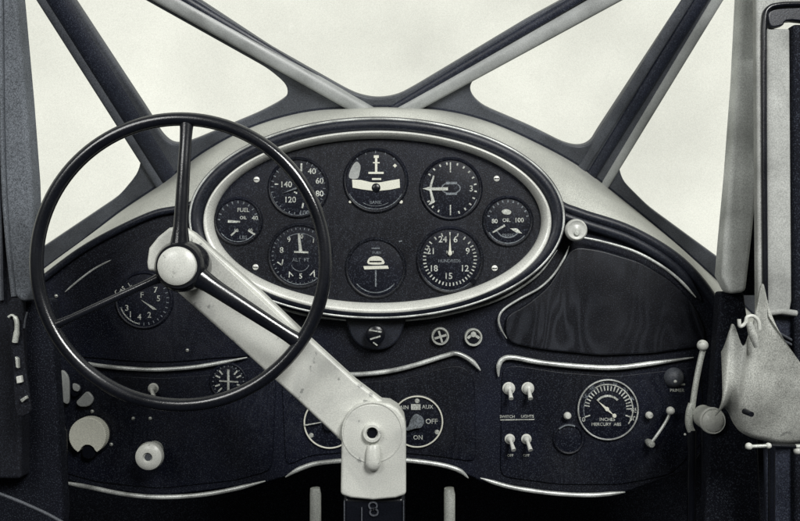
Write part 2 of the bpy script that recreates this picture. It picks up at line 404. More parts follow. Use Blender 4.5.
# highlights on the board edges, built in as pale tapering strips; the boards
ptube('edge_glint', 'glintmetal', [(78, 361), (100, 365), (130, 368), (160, 369), (200, 366), (248, 357)], .0031, .006)
ptube('edge_glint', 'glintmetal', [(58, 480), (90, 486), (125, 493), (160, 496), (200, 494), (235, 488), (266, 480)], .0034, .006)
ptube('edge_glint', 'glintmetal', [(262, 364), (300, 371), (345, 374), (380, 372), (410, 366), (446, 355), (456, 353), (466, 357), (474, 363), (480, 370)], .0037, .006)
ptube('edge_glint', 'glintmetal', [(286, 476), (300, 468), (320, 462), (360, 459), (400, 459), (436, 463), (458, 469), (468, 477)], .0036, .006)
ptube('edge_glint', 'glintmetal', [(498, 376), (498, 366), (502, 359), (512, 357), (540, 362), (580, 366), (615, 367), (650, 363), (692, 357)], .0038, .006)
ptube('edge_glint', 'glintmetal', [(480, 477), (510, 486), (550, 492), (590, 494), (624, 491)], .0034, .006)
ptube('edge_glint', 'glintmetal', [(66, 292), (80, 280), (95, 269), (112, 260)], .0015, .004)
lb = [(60, 300), (74, 280), (98, 262), (130, 244), (165, 232), (196, 240), (216, 272), (246, 300), (290, 318), (262, 352), (215, 358), (160, 362), (100, 358), (66, 350)]
MB().prism(PN, cr(lb, 4, True), .0005, .0035).build('left_board', 'board', ip, bevel=.0015)
MB().prism(PN, fillet([(76, 371), (110, 375), (160, 378), (215, 374), (262, 365), (276, 380), (272, 470), (235, 480), (160, 488), (100, 482), (56, 470), (58, 380)]), .0005, .003).build('lower_left_board', 'board', ip, bevel=.0015)
MB().prism(PN, fillet([(282, 378), (345, 383), (400, 379), (448, 366), (464, 366), (474, 378), (476, 462), (440, 456), (372, 450), (310, 455), (286, 466)]), .0005, .003).build('lower_centre_board', 'board', ip, bevel=.0015)
MB().prism(PN, fillet([(502, 368), (515, 365), (560, 372), (615, 376), (660, 371), (700, 366), (704, 440), (670, 474), (620, 484), (560, 484), (500, 476)]), .0005, .003).build('lower_right_board', 'board', ip, bevel=.0015)
# glove box
gb_poly = [(504, 316), (526, 304), (548, 286), (562, 262), (572, 246), (600, 250), (640, 262), (672, 282), (692, 304), (704, 330), (702, 346), (650, 353), (600, 355), (540, 349), (506, 342)]
gb = MB().prism(PN, fillet(gb_poly), .0008, .008).build('glove_box_door', 'wood', ip, bevel=.003)
tag(gb, 'glossy dark glove box door')
ptube('door_edge', 'glintmetal', [(576, 237), (600, 242), (630, 251), (655, 264), (675, 279), (692, 297)], .0022, .016, gb)  # highlights along the door's outline, put in as pale tubes
ptube('door_edge', 'glintmetal', [(568, 246), (563, 258), (552, 275), (538, 288), (518, 299), (503, 309), (498, 318), (500, 328), (506, 338)], .0018, .009, gb)
kn = MB().lathe(PN, 571, 231, [(0, .040), (3, .040), (4.5, .0385), (7.5, .0385), (9, .040), (10.3, .038), (11, .034), (10.4, .030), (7, .026), (6, .004)], 40).build('glove_box_knob', 'alu', ip)
MB().lathe(PN, 571, 234, [(0, .0415), (2.2, .0413), (2.6, .0405)], 16).build('keyhole', 'alud', kn)
# screws in the oval board
def screw(u, v, r, d, parent=ip, m='alud'):
    mb = MB().lathe(PN, u, v, [(0, d + .0022), (r * .6, d + .0020), (r * .95, d + .001), (r, d)], 16)
    o = mb.build('screw', m, parent); 
    MB().quad(PN, (u - r * .75, v), (u + r * .75, v), r * .3, d + .0018, d + .0024).build('slot', 'gloss', o); return o
s0 = screw(259, 181, 3.0, .020, m='chrome')
for u, v in ((495, 180), (493, 268), (258, 267)): dup(s0, PN(u, v) - PN(259, 181))
s1 = screw(56.5, 296, 1.8, .001); 
for u, v in ((188, 350), (99, 423), (134, 418), (151, 418)): dup(s1, PN(u, v, .0025) - PN(56.5, 296))

# ------------------------------------------------------------------ gauges
D = .020
def gauge(name, u, v, r, d=D, bez='board', ring=None, label=None, rise=.0035):
    g = MB().lathe(PN, u, v, [(0, d + .0012), (r - 1, d + .0012), (r, d + .0008)], 56).build(name, 'face', ip)
    if label: g['label'] = label
    MB().lathe(PN, u, v, [(r - 1.2, d + .001), (r - .6, d + rise * .8), (r + .6, d + rise), (r + 1.8, d + rise * .7), (r + 2.4, d)], 56).build('bezel', bez, g)
    if ring: MB().lathe(PN, u, v, [(r - .6, d + rise + .0002), (r - .2, d + rise + .0010), (r + .6, d + rise + .0010), (r + 1.0, d + rise + .0002)], 56).build('rim', ring, g)
    return g
def pol(u, v, r, a): a = R(a - 90); return (u + r * math.cos(a), v + r * math.sin(a))
def ticks(mb, u, v, r, angs, ln, wd, d):
    for a in angs: mb.quad(PN, pol(u, v, r, a), pol(u, v, r - ln, a), wd, d, d + .0004)
def arc(mb, u, v, r, a0, a1, wd, d, n=24):
    P_ = [pol(u, v, r - wd / 2, a0 + (a1 - a0) * i / n) for i in range(n + 1)] + [pol(u, v, r + wd / 2, a1 - (a1 - a0) * i / n) for i in range(n + 1)]
    mb.prism(PN, P_, d, d + .0004)
e = D + .0014
def needle(g, u, v, a, ln, tail, w, m='white', d=None):
    d = (D + .0035) if d is None else d
    mb = MB(); mb.prism(PN, [pol(u, v, ln, a), pol(u, v, ln * .75, a + 9 * w / ln), pol(u, v, w * .8, a + 90), pol(u, v, tail, a + 180), pol(u, v, w * .8, a - 90), pol(u, v, ln * .75, a - 9 * w / ln)], d, d + .0007)
    mb.lathe(PN, u, v, [(0, d + .002), (w * 1.1, d + .0018), (w * 1.3, d)], 16)
    return mb.build('needle', m, g)
# airspeed
g = gauge('airspeed_indicator', 300, 189, 28)
mb = MB(); mb.text(PN, '40', 313.5, 173, 8, e); mb.text(PN, '60', 321, 182.5, 8, e); mb.text(PN, '80', 321, 195, 8, e); mb.text(PN, '140', 288, 186, 8, e); mb.text(PN, '120', 292, 201, 8, e)
mb.quad(PN, (303.3, 165), (303, 173), 1.8, e, e + .0004); mb.quad(PN, (305, 204), (304, 209), 1.6, e, e + .0004); mb.quad(PN, (296, 193), (299, 194.5), 1.4, e, e + .0004)
mb.quad(PN, (277, 185.5), (280.5, 185.5), 1.2, e, e + .0004); mb.build('markings', 'paint', g)
mb = MB(); ticks(mb, 300, 189, 27, range(20, 340, 12), 2.6, .8, e); mb.text(PN, '100', 306, 214, 7, e); arc(mb, 300, 189, 27, 120, 260, .5, e); mb.build('scale', 'faint', g)
needle(g, 300, 189, 250, 17, 5, 1.3, 'faint')
# turn and bank / horizon
g = gauge('artificial_horizon', 376, 182, 30)
MB().prism(PN, [(353, 181), (362, 181.5), (371, 183.6), (376.5, 184), (382, 183.6), (390, 182), (399.5, 180.5), (400, 189), (390, 191), (380, 192), (373, 192), (362, 190.5), (353.5, 189)], e, e + .001).build('horizon_bar', 'white', g)
MB().ball(PN(376.5, 189, e + .001), .0066, 1, .35, 1).build('slip_ball', 'gloss', g)
mb = MB(); mb.quad(PN, (376.6, 158), (376.6, 174.5), 2.3, e, e + .0006); mb.quad(PN, (374.3, 158.5), (379.2, 158.5), 2.6, e + .0001, e + .0007); mb.quad(PN, (373.5, 164.5), (380, 164.5), 1.2, e + .0002, e + .0008)
mb.quad(PN, (369, 174.5), (384, 174.5), 2, e + .0003, e + .0009); mb.quad(PN, (372.5, 180.5), (381.5, 180.5), 1.8, e, e + .0006); mb.lathe(PN, 395, 167.5, [(0, e + .0008), (1.7, e + .0008), (2.2, e)], 4)
mb.lathe(PN, 351, 203, [(0, e + .0008), (1.2, e + .0008), (1.5, e)], 8); mb.lathe(PN, 401, 203, [(0, e + .0008), (1.5, e + .0008), (1.9, e)], 8)
mb.build('markings', 'white', g)
mb = MB(); mb.prism(PN, cr([(350, 179), (352, 170), (357, 163.5), (361, 167), (360.5, 174), (358, 180)], 4, True), e, e + .0004); mb.build('shutter', 'framelight', g)
mb = MB(); arc(mb, 376, 180, 30, 120, 240, .9, e); mb.text(PN, 'BANK', 376, 203.5, 4.4, e); arc(mb, 376, 182, 25, 150, 210, .5, e); ticks(mb, 376, 182, 29, range(-40, 41, 20), 2, .8, e); mb.build('scale', 'faint', g)
# directional
g = gauge('directional_gyro', 450, 190, 29)
mb = MB(); ticks(mb, 449.5, 190, 26, [0, 180], 10, 1.1, e); ticks(mb, 449.5, 190, 26, [a for a in range(16, 360, 16) if not 160 < a < 200 and not 250 < a < 290], 2.6, 1.5, e); mb.text(PN, '3', 470, 190, 8, e)
mb.prism(PN, [(422, 190), (429, 188), (430, 184), (432.5, 177), (434, 177.5), (431.6, 186), (431.2, 188.8), (447, 188.6), (447, 191.8), (431, 191.6), (432.5, 197), (434.5, 203), (430, 205.5), (427.8, 206), (430.8, 201.5), (429, 192)], e + .0005, e + .001)
mb.build('markings', 'paint', g)
mb = MB(); mb.ering(PN, 450, 189.5, 9, 5.5, [(-.6, e), (.6, e), (.6, e + .0005), (-.6, e + .0005)], 40); arc(mb, 449, 191, 28, 110, 250, .8, e); mb.quad(PN, (445, 184.5), (456, 184.5), 2.6, e + .0002, e + .0007); mb.quad(PN, (445, 195), (456, 195), 2.2, e + .0002, e + .0007); mb.build('scale', 'faint', g)
# right engine cluster
g = gauge('oil_gauge', 506, 222, 23)
mb = MB(); mb.prism(PN, cr([(500, 212), (504, 210), (509, 212), (508, 215), (502, 215)], 3, True), e, e + .0005); mb.text(PN, '80', 493, 222, 6, e); mb.text(PN, '100', 517, 221, 6.2, e); mb.text(PN, 'OIL', 504.5, 221, 5, e)
mb.quad(PN, (503, 226), (491, 233), 2.2, e, e + .0005, 1.4); mb.prism(PN, [(508, 229), (515, 229), (520, 234), (514, 233)], e, e + .0005); mb.build('markings', 'paint', g)
mb = MB(); ticks(mb, 506, 222, 21, range(-75, 76, 15), 2.4, 1.4, e); arc(mb, 506, 222, 21.5, 130, 240, 1, e); arc(mb, 506, 226, 12, 120, 245, 1.2, e); mb.text(PN, 'PRESS', 506, 236, 4.4, e); mb.build('scale', 'faint', g)
# left engine cluster
g = gauge('fuel_pressure_gauge', 241, 222, 22)
mb = MB(); mb.text(PN, 'FUEL', 246, 211, 5.5, e); mb.quad(PN, (231, 222), (243, 222.5), 2.6, e, e + .0005, 1.6); mb.text(PN, 'OIL', 246, 218.6, 4.4, e); mb.text(PN, '40', 257.5, 219, 6, e); mb.quad(PN, (234, 236), (240, 230.5), 1.6, e, e + .0005); mb.quad(PN, (251, 231), (259, 236), 1.6, e, e + .0005); mb.text(PN, '10', 239, 231, 4.6, e); mb.text(PN, '60', 253, 231, 4.6, e); mb.build('markings', 'paint', g)
mb = MB(); ticks(mb, 241, 222, 20, range(-85, 90, 17), 2.4, 1.2, e); arc(mb, 241, 222, 20, 125, 235, .8, e); mb.text(PN, 'LBS', 246, 238, 5, e); mb.build('scale', 'faint', g)
# climb
g = gauge('altimeter', 302, 256, 30)
mb = MB(); mb.quad(PN, (300.5, 234), (302.5, 252.5), 1.8, e, e + .0006, 3.4); mb.quad(PN, (296, 252), (310, 252.5), 1.8, e + .0002, e + .0008); mb.text(PN, '0', 303.5, 237, 6, e); mb.text(PN, '1', 315, 241, 7, e, 5); mb.text(PN, '9', 291, 240, 7, e, -10); mb.text(PN, '8', 283.7, 250.5, 8, e)
mb.quad(PN, (279.5, 262), (284, 265), 1.2, e, e + .0004); mb.quad(PN, (284, 265), (285, 259.5), 1.2, e, e + .0004); mb.text(PN, 'V', 292, 273.5, 8, e, 160); mb.text(PN, 'V', 315, 272.5, 9, e, 200); mb.text(PN, '5', 302.5, 276, 7, e)
mb.build('markings', 'paint', g)
mb = MB(); ticks(mb, 302, 256, 28, range(0, 360, 9), 2, .7, e); arc(mb, 302, 256, 22, -35, 40, .7, e); arc(mb, 302, 257, 27, 140, 225, 1.0, e); mb.text(PN, 'ALT  FT', 302.5, 260, 5, e); arc(mb, 302, 262, 9, 110, 250, .6, e); mb.build('scale', 'faint', g)
# centre lower
g = gauge('turn_indicator', 376, 268, 28)
mb = MB(); mb.prism(PN, cr([(369, 264), (369, 259), (373, 256.5), (379, 256.5), (383, 259), (384, 264)], 3, True), e, e + .0005); mb.prism(PN, [(364, 266), (388, 265.5), (389, 268.5), (365, 269.3)], e, e + .0006); mb.build('markings', 'white', g)
mb = MB(); mb.quad(PN, (376.2, 270), (376.2, 286), 1.5, e, e + .0005); mb.quad(PN, (372, 248.5), (380, 248.5), 1.4, e, e + .0005); arc(mb, 376, 268, 24, 130, 230, 1, e); arc(mb, 376, 268, 27.5, 120, 240, .6, e); mb.quad(PN, (399, 242), (402, 241), 1.5, e, e + .0005); mb.text(PN, 'TURN', 377, 253, 3.4, e); mb.build('scale', 'faint', g)
MB().quad(PN, (370, 261.5), (382, 261.5), 1.4, e + .0006, e + .0009).build('pointer', 'gloss', g)
# tachometer / clock
g = gauge('tachometer', 449, 260, 31)
mb = MB()
for t, u, v in (('24', 442, 240), ('6', 454.5, 240), ('9', 466.5, 251.5), ('12', 463.5, 268.5), ('15', 447.5, 276), ('18', 433, 268.5), ('21', 430.5, 251.5)): mb.text(PN, t, u, v, 8.6, e)
ticks(mb, 449, 259, 26.5, range(60, 301, 8), 3.2, 1.2, e); ticks(mb, 449, 259, 26.5, [-50, -35, -18, 0, 18, 35, 50], 3.4, 1.2, e); mb.text(PN, 'RPM', 449, 252.5, 4, e); mb.build('markings', 'paint', g)
mb = MB(); mb.text(PN, 'HUNDREDS', 448.5, 261, 4.2, e); arc(mb, 449, 260, 30, 130, 235, 1, e); mb.build('scale', 'faint', g)
needle(g, 449, 253.5, 0, 20, 3, 1.7)
MB().lathe(PN, 472, 281, [(0, D + .004), (2.5, D + .004), (3.2, D + .001)], 16).build('set_knob', 'gloss', g)
# left board dial
d2 = .0035; e2 = d2 + .0014
g = gauge('fuel_gauge', 145, 300, 27, d2)
mb = MB()
for t, u, v in (('3', 128, 308), ('1', 131.5, 314.5), ('4', 140.5, 317), ('2', 150.3, 315), ('5', 159.5, 298.5), ('7', 156.5, 290), ('F', 143, 295)): mb.text(PN, t, u, v, 8, e2)
mb.prism(PN, [(142, 299.5), (155, 307), (158, 309.5), (154, 309.2)], e2 + .0004, e2 + .0012); arc(mb, 145, 300, 24, 190, 250, .9, e2); mb.text(PN, 'GAS', 121, 290.5, 6, e2, -30); mb.text(PN, 'L', 131, 284.5, 6, e2, -30); mb.build('markings', 'paint', g)
mb = MB(); ticks(mb, 145, 300, 25, range(60, 260, 12), 2.5, .8, e2); mb.build('scale', 'faint', g)
# outside of the wheel: small compass-like dial
d3 = .003; e3 = d3 + .0014
g = gauge('ammeter', 229, 381, 17, d3)
mb = MB(); mb.quad(PN, (229, 369), (229, 393), 2.2, e3, e3 + .0005); mb.quad(PN, (220, 380.5), (239, 381.5), 1.4, e3 + .0002, e3 + .0007); ticks(mb, 229, 381, 14, (40, 65, 110, 135, 225, 250, 295, 320), 5, 1.5, e3); mb.build('markings', 'paint', g)
mb = MB(); ticks(mb, 229, 381, 16, range(0, 360, 15), 1.6, .8, e3); mb.build('scale', 'faint', g)
# fuel selectors
for k, (cu_, cv_, nm) in enumerate(((330, 422, 'tank_selector'), (417, 421, 'tank_selector'))):
    g = gauge(nm, cu_, cv_, 25, d3, ring='white', rise=.003)
    mb = MB()
    for a in ((0, 118, 242) if k else (235, 125)): 
        p = pol(cu_, cv_, 22.5 if a else 20.5, a); mb.lathe(PN, p[0], p[1], [(0, e3 + .0015), (2.0, e3 + .0012), (2.5, e3)], 14)
    if k:
        mb.prism(PN, [(411, 403.5), (420.5, 403.5), (420.5, 409.3), (411, 409.3)], e3, e3 + .0006); mb.text(PN, 'OFF', 431.5, 421, 7, e3); mb.text(PN, 'AUX', 427.5, 406.5, 5.4, e3); mb.text(PN, 'MAIN', 402, 407, 5.4, e3); mb.text(PN, 'ON', 418, 437, 6, e3)
    else:
        mb.quad(PN, (305, 424), (322, 421), 1.3, e3 + .005, e3 + .0056, .8); mb.text(PN, 'OFF', 343, 436, 6.5, e3)
    mb.build('markings', 'paint', g)
    if k:
        hb = MB().prism(PN, cr([(408, 425), (411, 417), (416, 413), (422, 416), (424, 421), (421, 426), (415, 427), (408, 429), (405, 428)], 4, True), e3 + .001, e3 + .008).build('handle', 'faint', g, bevel=.0015)
    else:
        MB().lathe(PN, 330, 423, [(0, e3 + .008), (6, e3 + .008), (7, e3)], 20).build('handle', 'gloss', g)
# manifold pressure
g = gauge('manifold_gauge', 607, 409, 29.5, d3, ring='glintmetal')
mb = MB(); ticks(mb, 607, 409, 24, range(-72, 76, 9), 5, 1.2, e3); ticks(mb, 607, 409, 24, (-108, -80, 80, 88, 108), 5.5, 1.2, e3); arc(mb, 607, 409, 25, -30, 125, 1.1, e3)
mb.text(PN, 'INCHES', 606.5, 419, 4.6, e3); mb.text(PN, 'MERCURY  ABS', 605.5, 423.8, 4.4, e3)
for t, a in (('10', -112), ('50', 110), ('45', 92)): p = pol(607, 409, 27, a); mb.text(PN, t, p[0] - .6, p[1], 6.6, e3)
arc(mb, 607, 409, 13.6, -50, 46, 2.0, e3); mb.build('markings', 'paint', g)
mb = MB()
for t, a in (('15', -60), ('20', -36), ('25', -12), ('30', 15), ('35', 42), ('40', 66)): p = pol(607, 409, 27, a); mb.text(PN, t, p[0], p[1], 5.2, e3)
arc(mb, 607, 409, 24, -105, -30, .8, e3); mb.build('scale', 'faint', g)
needle(g, 606, 408.5, -48, 14.5, 9, 1.7, d=e3 + .001)
p_ = pol(606, 408.5, 10, 132); MB().lathe(PN, p_[0], p_[1], [(0, e3 + .0022), (1.8, e3 + .002), (2.2, e3 + .0008)], 14).build('needle_tail', 'white', g)
# blank dial, warning light
g = gauge('blank_plug', 568, 438, 14, d3, rise=.004)
mb = MB(); arc(mb, 568, 438, 14, -45, 25, 1.4, d3 + .0045); mb.build('edge_highlight', 'faint', g)
g = MB().lathe(PN, 673, 377, [(0, .016), (5, .0145), (8, .011), (10, .004)], 28).build('dome_light', 'frame', ip)
mb = MB(); mb.quad(PN, (668, 384), (684, 384), 1.6, .004, .0046); mb.text(PN, 'PRIMER', 676, 390, 4.4, .0045); mb.build('label_plate', 'paint', g)
MB().ball(PN(672, 380, .014), .0028).build('bulb', 'alu', g)

# cross-head fittings on the centre strip
def fitting(u, v, r):
    o = MB().lathe(PN, u, v, [(0, .006), (r - 2.4, .006), (r - 1.6, .009), (r - .5, .009), (r, .007), (r, .0005)], 32).build('round_fitting', 'alud', ip)
    MB().lathe(PN, u, v, [(0, .0068), (r - 2.6, .0068)], 24).build('well', 'gloss', o)
    return o
f1 = fitting(440, 336, 9.0)
mb = MB(); mb.quad(PN, (434.5, 338), (446, 334.5), 2.2, .007, .009); mb.quad(PN, (438.5, 330.5), (442, 342), 2.0, .0071, .0092); mb.build('cross_bar', 'alud', f1)
f2 = fitting(473, 337, 9.0)
mb = MB(); arc(mb, 473, 342, 7, -55, 55, 2.6, .007); mb.lathe(PN, 473, 334, [(0, .009), (2.6, .0088), (3, .007)], 12); mb.build('slotted_disc', 'alud', f2)
# toggle switches
def toggle(u, v, r, tip, m='alu'):
    o = MB().lathe(PN, u, v, [(0, .013), (r * .5, .0125), (r, .009), (r, .004), (r + 1.5, .0035), (r + 1.5, .0028)], 24).build('toggle_switch', m, ip)
    MB().tube([PN(u, v, .012), PN(u + tip[0] * .6, v + tip[1] * .6, .019), PN(u + tip[0], v + tip[1], .024)], [.0024, .0030, .0036], 12).build('lever', 'chrome', o)
    return o
t0 = toggle(508.5, 388, 4.8, (.5, 8)); dup(t0, PN(527.5, 388) - PN(508.5, 388))
t1 = toggle(509.5, 438.5, 3.6, (2, 8)); dup(t1, PN(526, 438.5) - PN(509.5, 438.5))
t2 = toggle(154, 388, 3.8, (5, 7))
mb = MB(); mb.quad(PN, (500, 419.5), (534, 419), 1.0, .0032, .0036); mb.text(PN, 'SWITCH', 507, 416.3, 4.0, .0036); mb.text(PN, 'LIGHTS', 527, 416.0, 4.0, .0036); mb.text(PN, 'OFF', 510, 455, 3.6, .0036); mb.text(PN, 'OFF', 526, 455, 3.6, .0036)
mb.build('label_strip', 'paint', ip)
# round push knobs
k0 = MB().lathe(PN, 566, 414.5, [(0, .016), (2.3, .0155), (3.6, .013), (3.8, .010), (2, .008), (2, .003)], 20).build('push_knob', 'alu', ip)
k1 = dup(k0, PN(647, 414) - PN(566, 414.5))
# curved lever on the right board
lv = MB().tube([PN(u, v, .020) for u, v in cr([(666, 409), (662, 418), (655, 429), (647, 440)], 5)], .0022, 10).build('mixture_lever', 'glintmetal', ip)
MB().ball(PN(665.5, 408, .022), .0062).build('ball_grip', 'alu', lv); MB().lathe(PN, 647, 441, [(0, .024), (3, .023), (4, .018), (3, .004)], 16).build('pivot', 'alud', lv)
# big white knob and plunger on lower left board
kw = MB().prism(PN, [pol(93, 433, 18 + (.45 if (a // 3) % 2 else -.2), a) for a in range(-150, 151, 3)] + [pol(93, 449, 7.5, a) for a in range(70, -71, -14)], .006, .022).build('primer_knob', 'white', ip, bevel=.0065)
MB().lathe(PN, 93, 449.5, [(0, .018), (6, .018), (7, .016), (7.5, .002)], 24).build('notch_boss', 'gloss', kw)
MB().lathe(PN, 93, 434, [(20, .003), (20, .006), (12, .008)], 32).build('base_plate', 'gloss', kw)
for u, v in ((93, 411), (74, 444), (112, 444)): dup(s1, PN(u, v, .002) - PN(56.5, 296))
pk = MB().tube([PN(156, 448, .003), PN(155, 452, .030)], .0125, 24).build('throttle_plunger', 'alud', ip)
P2 = Pl(1.165)
mb = MB(); mb.lathe(P2, 151, 455, [(0, .012), (4, .013), (5, .0165), (9, .0165), (13, .012), (14, .004), (12, -.003), (6, -.004)], 36); mb.build('knob', 'alu', pk)
MB().lathe(P2, 151, 455, [(0, .0135), (3.6, .0135)], 20).build('button', 'frame', pk)
# petal handwheel left, half hidden by the wheel rim
hw = MB().lathe(PN, 78, 391, [(0, .012), (4, .012), (5, .003)], 20).build('petal_valve', 'gloss', ip)
MB().prism(PN, cr([(66, 369), (72, 376), (73, 390), (72, 402), (65, 398), (60, 387), (61, 376)], 4, True), .010, .015).build('petal', 'framelight', hw, bevel=.002)
MB().prism(PN, cr([(84, 396), (91, 390), (97, 397), (93, 404), (84, 405), (80, 401)], 4, True), .010, .015).build('petal', 'framelight', hw, bevel=.002)
MB().prism(PN, cr([(77, 382), (83, 385), (82, 390), (77, 388)], 4, True), .010, .015).build('petal', 'framelight', hw, bevel=.001)

# ------------------------------------------------------------------ control wheel on its throw-over column
cy = empty('control_column', (CO(374, 480).x, .98, 0), 'black three spoke control wheel on a silver throw-over arm and column', 'control column')
arm = [(150, 262), (152, 248), (161, 237), (172, 228), (184, 226), (196, 233), (222, 256), (262, 291), (310, 337), (356, 379), (388, 403), (370, 440), (345, 442), (300, 400), (240, 345), (177, 289), (166, 278), (158, 271), (151, 271)]
ao = MB().prism(CO, arm, -.010, .014).build('throw_over_arm', 'alu', cy, bevel=.005)
MB().prism(CO, cr([(197, 236), (224, 262), (262, 297), (300, 333), (296, 335), (258, 306), (220, 278), (204, 262)], 4, True), .014, .020).build('arm_rib', 'alu', ao, bevel=.003)
br = [(343, 430), (344, 418), (349, 409), (357, 402), (367, 399), (379, 399), (390, 400), (398, 405), (404, 414), (406, 424), (406, 489), (396, 492.5), (374, 494.5), (352, 492.5), (342, 489)]
bk = MB().prism(CO, br, -.016, .026).build('pivot_bracket', 'alu', cy, bevel=.004)
MB().ering(CO, 373, 428, 29, 29, [(-.7, .0262), (.7, .0262), (.5, .0268), (-.5, .0268)], 60).build('pivot_disc', 'alu', bk)
bo = MB().lathe(CO, 373, 428, [(5.2, .029), (6.2, .032), (8.4, .032), (9.6, .029), (9.8, .026)], 36).build('bolt', 'alu', bk)
MB().lathe(CO, 373, 428, [(0, .0275), (5.4, .0275)], 6).build('socket', 'wheel', bo)
mb = MB(); pts = [CO(374, 441, .026), CO(374, 446, .028), CO(374, 457, .030)]
mb.tube(pts, [.0075, .0085, .0092], 20, flat=.7); mb.ball(CO(374, 457, .030), .0092, 1, .7, 1); mb.build('latch_plunger', 'alu', bk)
tb = MB(); cx0, cx1 = CO(344, 0).x, CO(405, 0).x; zt = CO(0, 493).z
box(tb, cx0, cx1, .962, 1.0, .004, zt); tb.build('column_tube', 'gloss', cy, bevel=.006)
tb = MB(); box(tb, CO(362, 0).x, CO(363.2, 0).x, .9595, .9625, .01, zt - .012); box(tb, CO(345, 0).x, CO(346, 0).x, .9595, .9625, .01, zt - .004); box(tb, CO(403, 0).x, CO(404, 0).x, .9595, .9625, .01, zt - .004)
tb.build('column_highlight', 'frame', cy)  # pale strips standing in for highlights on the glossy column
C9 = Pl(.9610); mb = MB(); mb.ering(C9, 373, 505.5, 4, 3.6, [(-.8, 0), (.8, 0), (.8, .0012), (-.8, .0012)], 24); mb.ering(C9, 374, 512, 4, 3.4, [(-.8, 0), (.8, 0), (.8, .0012), (-.8, .0012)], 24); mb.build('emblem', 'frame', cy)
# wheel
wc = (181, 262); 
wh = MB().tube([WHp(wc[0] + 144.5 * math.cos(2 * math.pi * i / 120), wc[1] + 143 * math.sin(2 * math.pi * i / 120)) for i in range(120)], .0078, 20, closed=True).build('steering_wheel_rim', 'wheel', cy)
hub = WHp
def spoke(a, b, r0, r1):
    pts = [WHp(a[0] + (b[0] - a[0]) * t / 12, a[1] + (b[1] - a[1]) * t / 12, .006 * math.sin(math.pi * .5 * (1 - t / 12))) for t in range(13)]
    rr = [r0 * (1 - t / 12) + r1 * t / 12 + (.004 * max(0, 1 - t / 2.2)) + (.002 * max(0, (t - 10.5) / 1.5)) for t in range(13)]
    return MB().tube(pts, rr, 16, flat=.75).build('spoke', 'wheel', wh)
spoke((181, 250), (187, 119), .0085, .0066)
spoke((174, 272), (52, 327), .0045, .0040)
spoke((192, 272), (299, 342), .0105, .0075)
hb = MB().lathe(WHp, 182, 266, [(25, -.024), (26, -.012), (26, .006), (24.5, .012), (22, .016), (19, .016)], 48).build('hub', 'wheel', wh)
MB().lathe(WHp, 181, 266, [(0, .0235), (10, .0228), (16, .0208), (18.8, .0185), (19.6, .014)], 48).build('hub_cap', 'alu', wh)
MB().tube([WHp(181, 266, 0), Vector((WHp(181, 266).x, .985, WHp(181, 266).z))], .019, 28).build('wheel_shaft', 'gloss', wh)

# ------------------------------------------------------------------ rudder pedals
PD = Pl(1.24)
def pedal(u, label):
    o = empty('rudder_pedal', (PD(u, 0).x, 1.24, 0), label, 'rudder pedal', 'rudder pedal bars under the panel')
    MB().tube([PD(u - .5, 488, 0), PD(u, 494, 0), PD(u, 540, 0), Vector((PD(u, 0).x, 1.26, .02))], [.0075, .0088, .0088, .0088], 18).build('bar', 'alud', o)
    MB().tube([Vector((PD(u, 0).x - .03, 1.26, .016)), Vector((PD(u, 0).x + .03, 1.26, .016))], .012, 14).build('foot_tube', 'alud', o)
    return o
pedal(315.5, 'pale upright pedal bar left of the column under the panel')
pedal(449.5, 'pale upright pedal bar right of the column under the panel')

# ------------------------------------------------------------------ left side of the cabin
PL = Pl(1.02)
dl = empty('left_door_post', (PL(18, 0).x, 1.02, 0), 'grey covered door post at the left edge beside the control wheel', 'door post')
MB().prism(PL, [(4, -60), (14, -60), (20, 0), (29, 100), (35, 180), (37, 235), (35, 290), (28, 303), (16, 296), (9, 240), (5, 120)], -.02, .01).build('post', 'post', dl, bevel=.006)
MB().prism(PL, [(-40, -60), (5, -60), (6, 120), (10, 240), (16, 300), (20, 420), (20, 480), (-40, 480)], -.03, -.002).build('side_trim', 'strap', dl, bevel=.005)
MB().tube([PL(u, v, .0115) for u, v in cr([(3, -60), (5, 0), (6, 100), (8, 180), (12, 240), (18, 296)], 5)], .0030, 8).build('piping', 'post', dl)
MB().tube([PL(u, v, .004) for u, v in cr([(-6, -60), (-3, 60), (0, 200), (2, 300)], 5)], .004, 8).build('piping', 'frame', dl)
MB().prism(PL, [(-40, 300), (40, 300), (42, 360), (46, 420), (52, 520), (40, 640), (-40, 640)], -.06, -.034).build('side_wall', 'dark', dl, bevel=.006)
PS = Pl(.97)
hs = empty('harness_strap', PS(17, 400), 'dark hanging strap with small bright metal buckles below the left door post', 'harness strap')
MB().prism(PS, cr([(10, 300), (22, 304), (24, 350), (29, 395), (30, 412), (16, 412), (13, 360), (9, 320)], 4, True), -.004, 0).build('strap', 'strap', hs, bevel=.001)
MB().tube([PS(u, v, .004) for u, v in cr([(10, 317), (14, 315), (18, 320), (18.5, 330), (16.5, 342)], 5)], [.0016] * 8 + [.0028] * 8 + [.0034] * 5, 10).build('hook', 'alud', hs)
MB().tube([PS(u, v, .002) for u, v in cr([(28, 312), (26, 320), (25, 328)], 4)], .0012, 8).build('ring', 'frame', hs)
mb = MB(); mb.prism(PS, [(17, 356), (20, 358), (20.5, 368), (18, 367)], 0, .006); mb.build('buckle', 'alud', hs, bevel=.001)
mb = MB(); mb.prism(PS, [(18, 376), (23, 375), (24, 382), (19, 383)], 0, .006); mb.build('buckle', 'alu', hs, bevel=.001)
mb = MB(); mb.prism(PS, [(22, 399), (28, 395), (29, 398), (24, 402)], 0, .006); mb.build('buckle', 'alud', hs, bevel=.001)
P5 = Pl(1.10)
tl = empty('trim_lever', P5(54, 440), 'tapered pale lever standing left of the petal valve', 'lever')
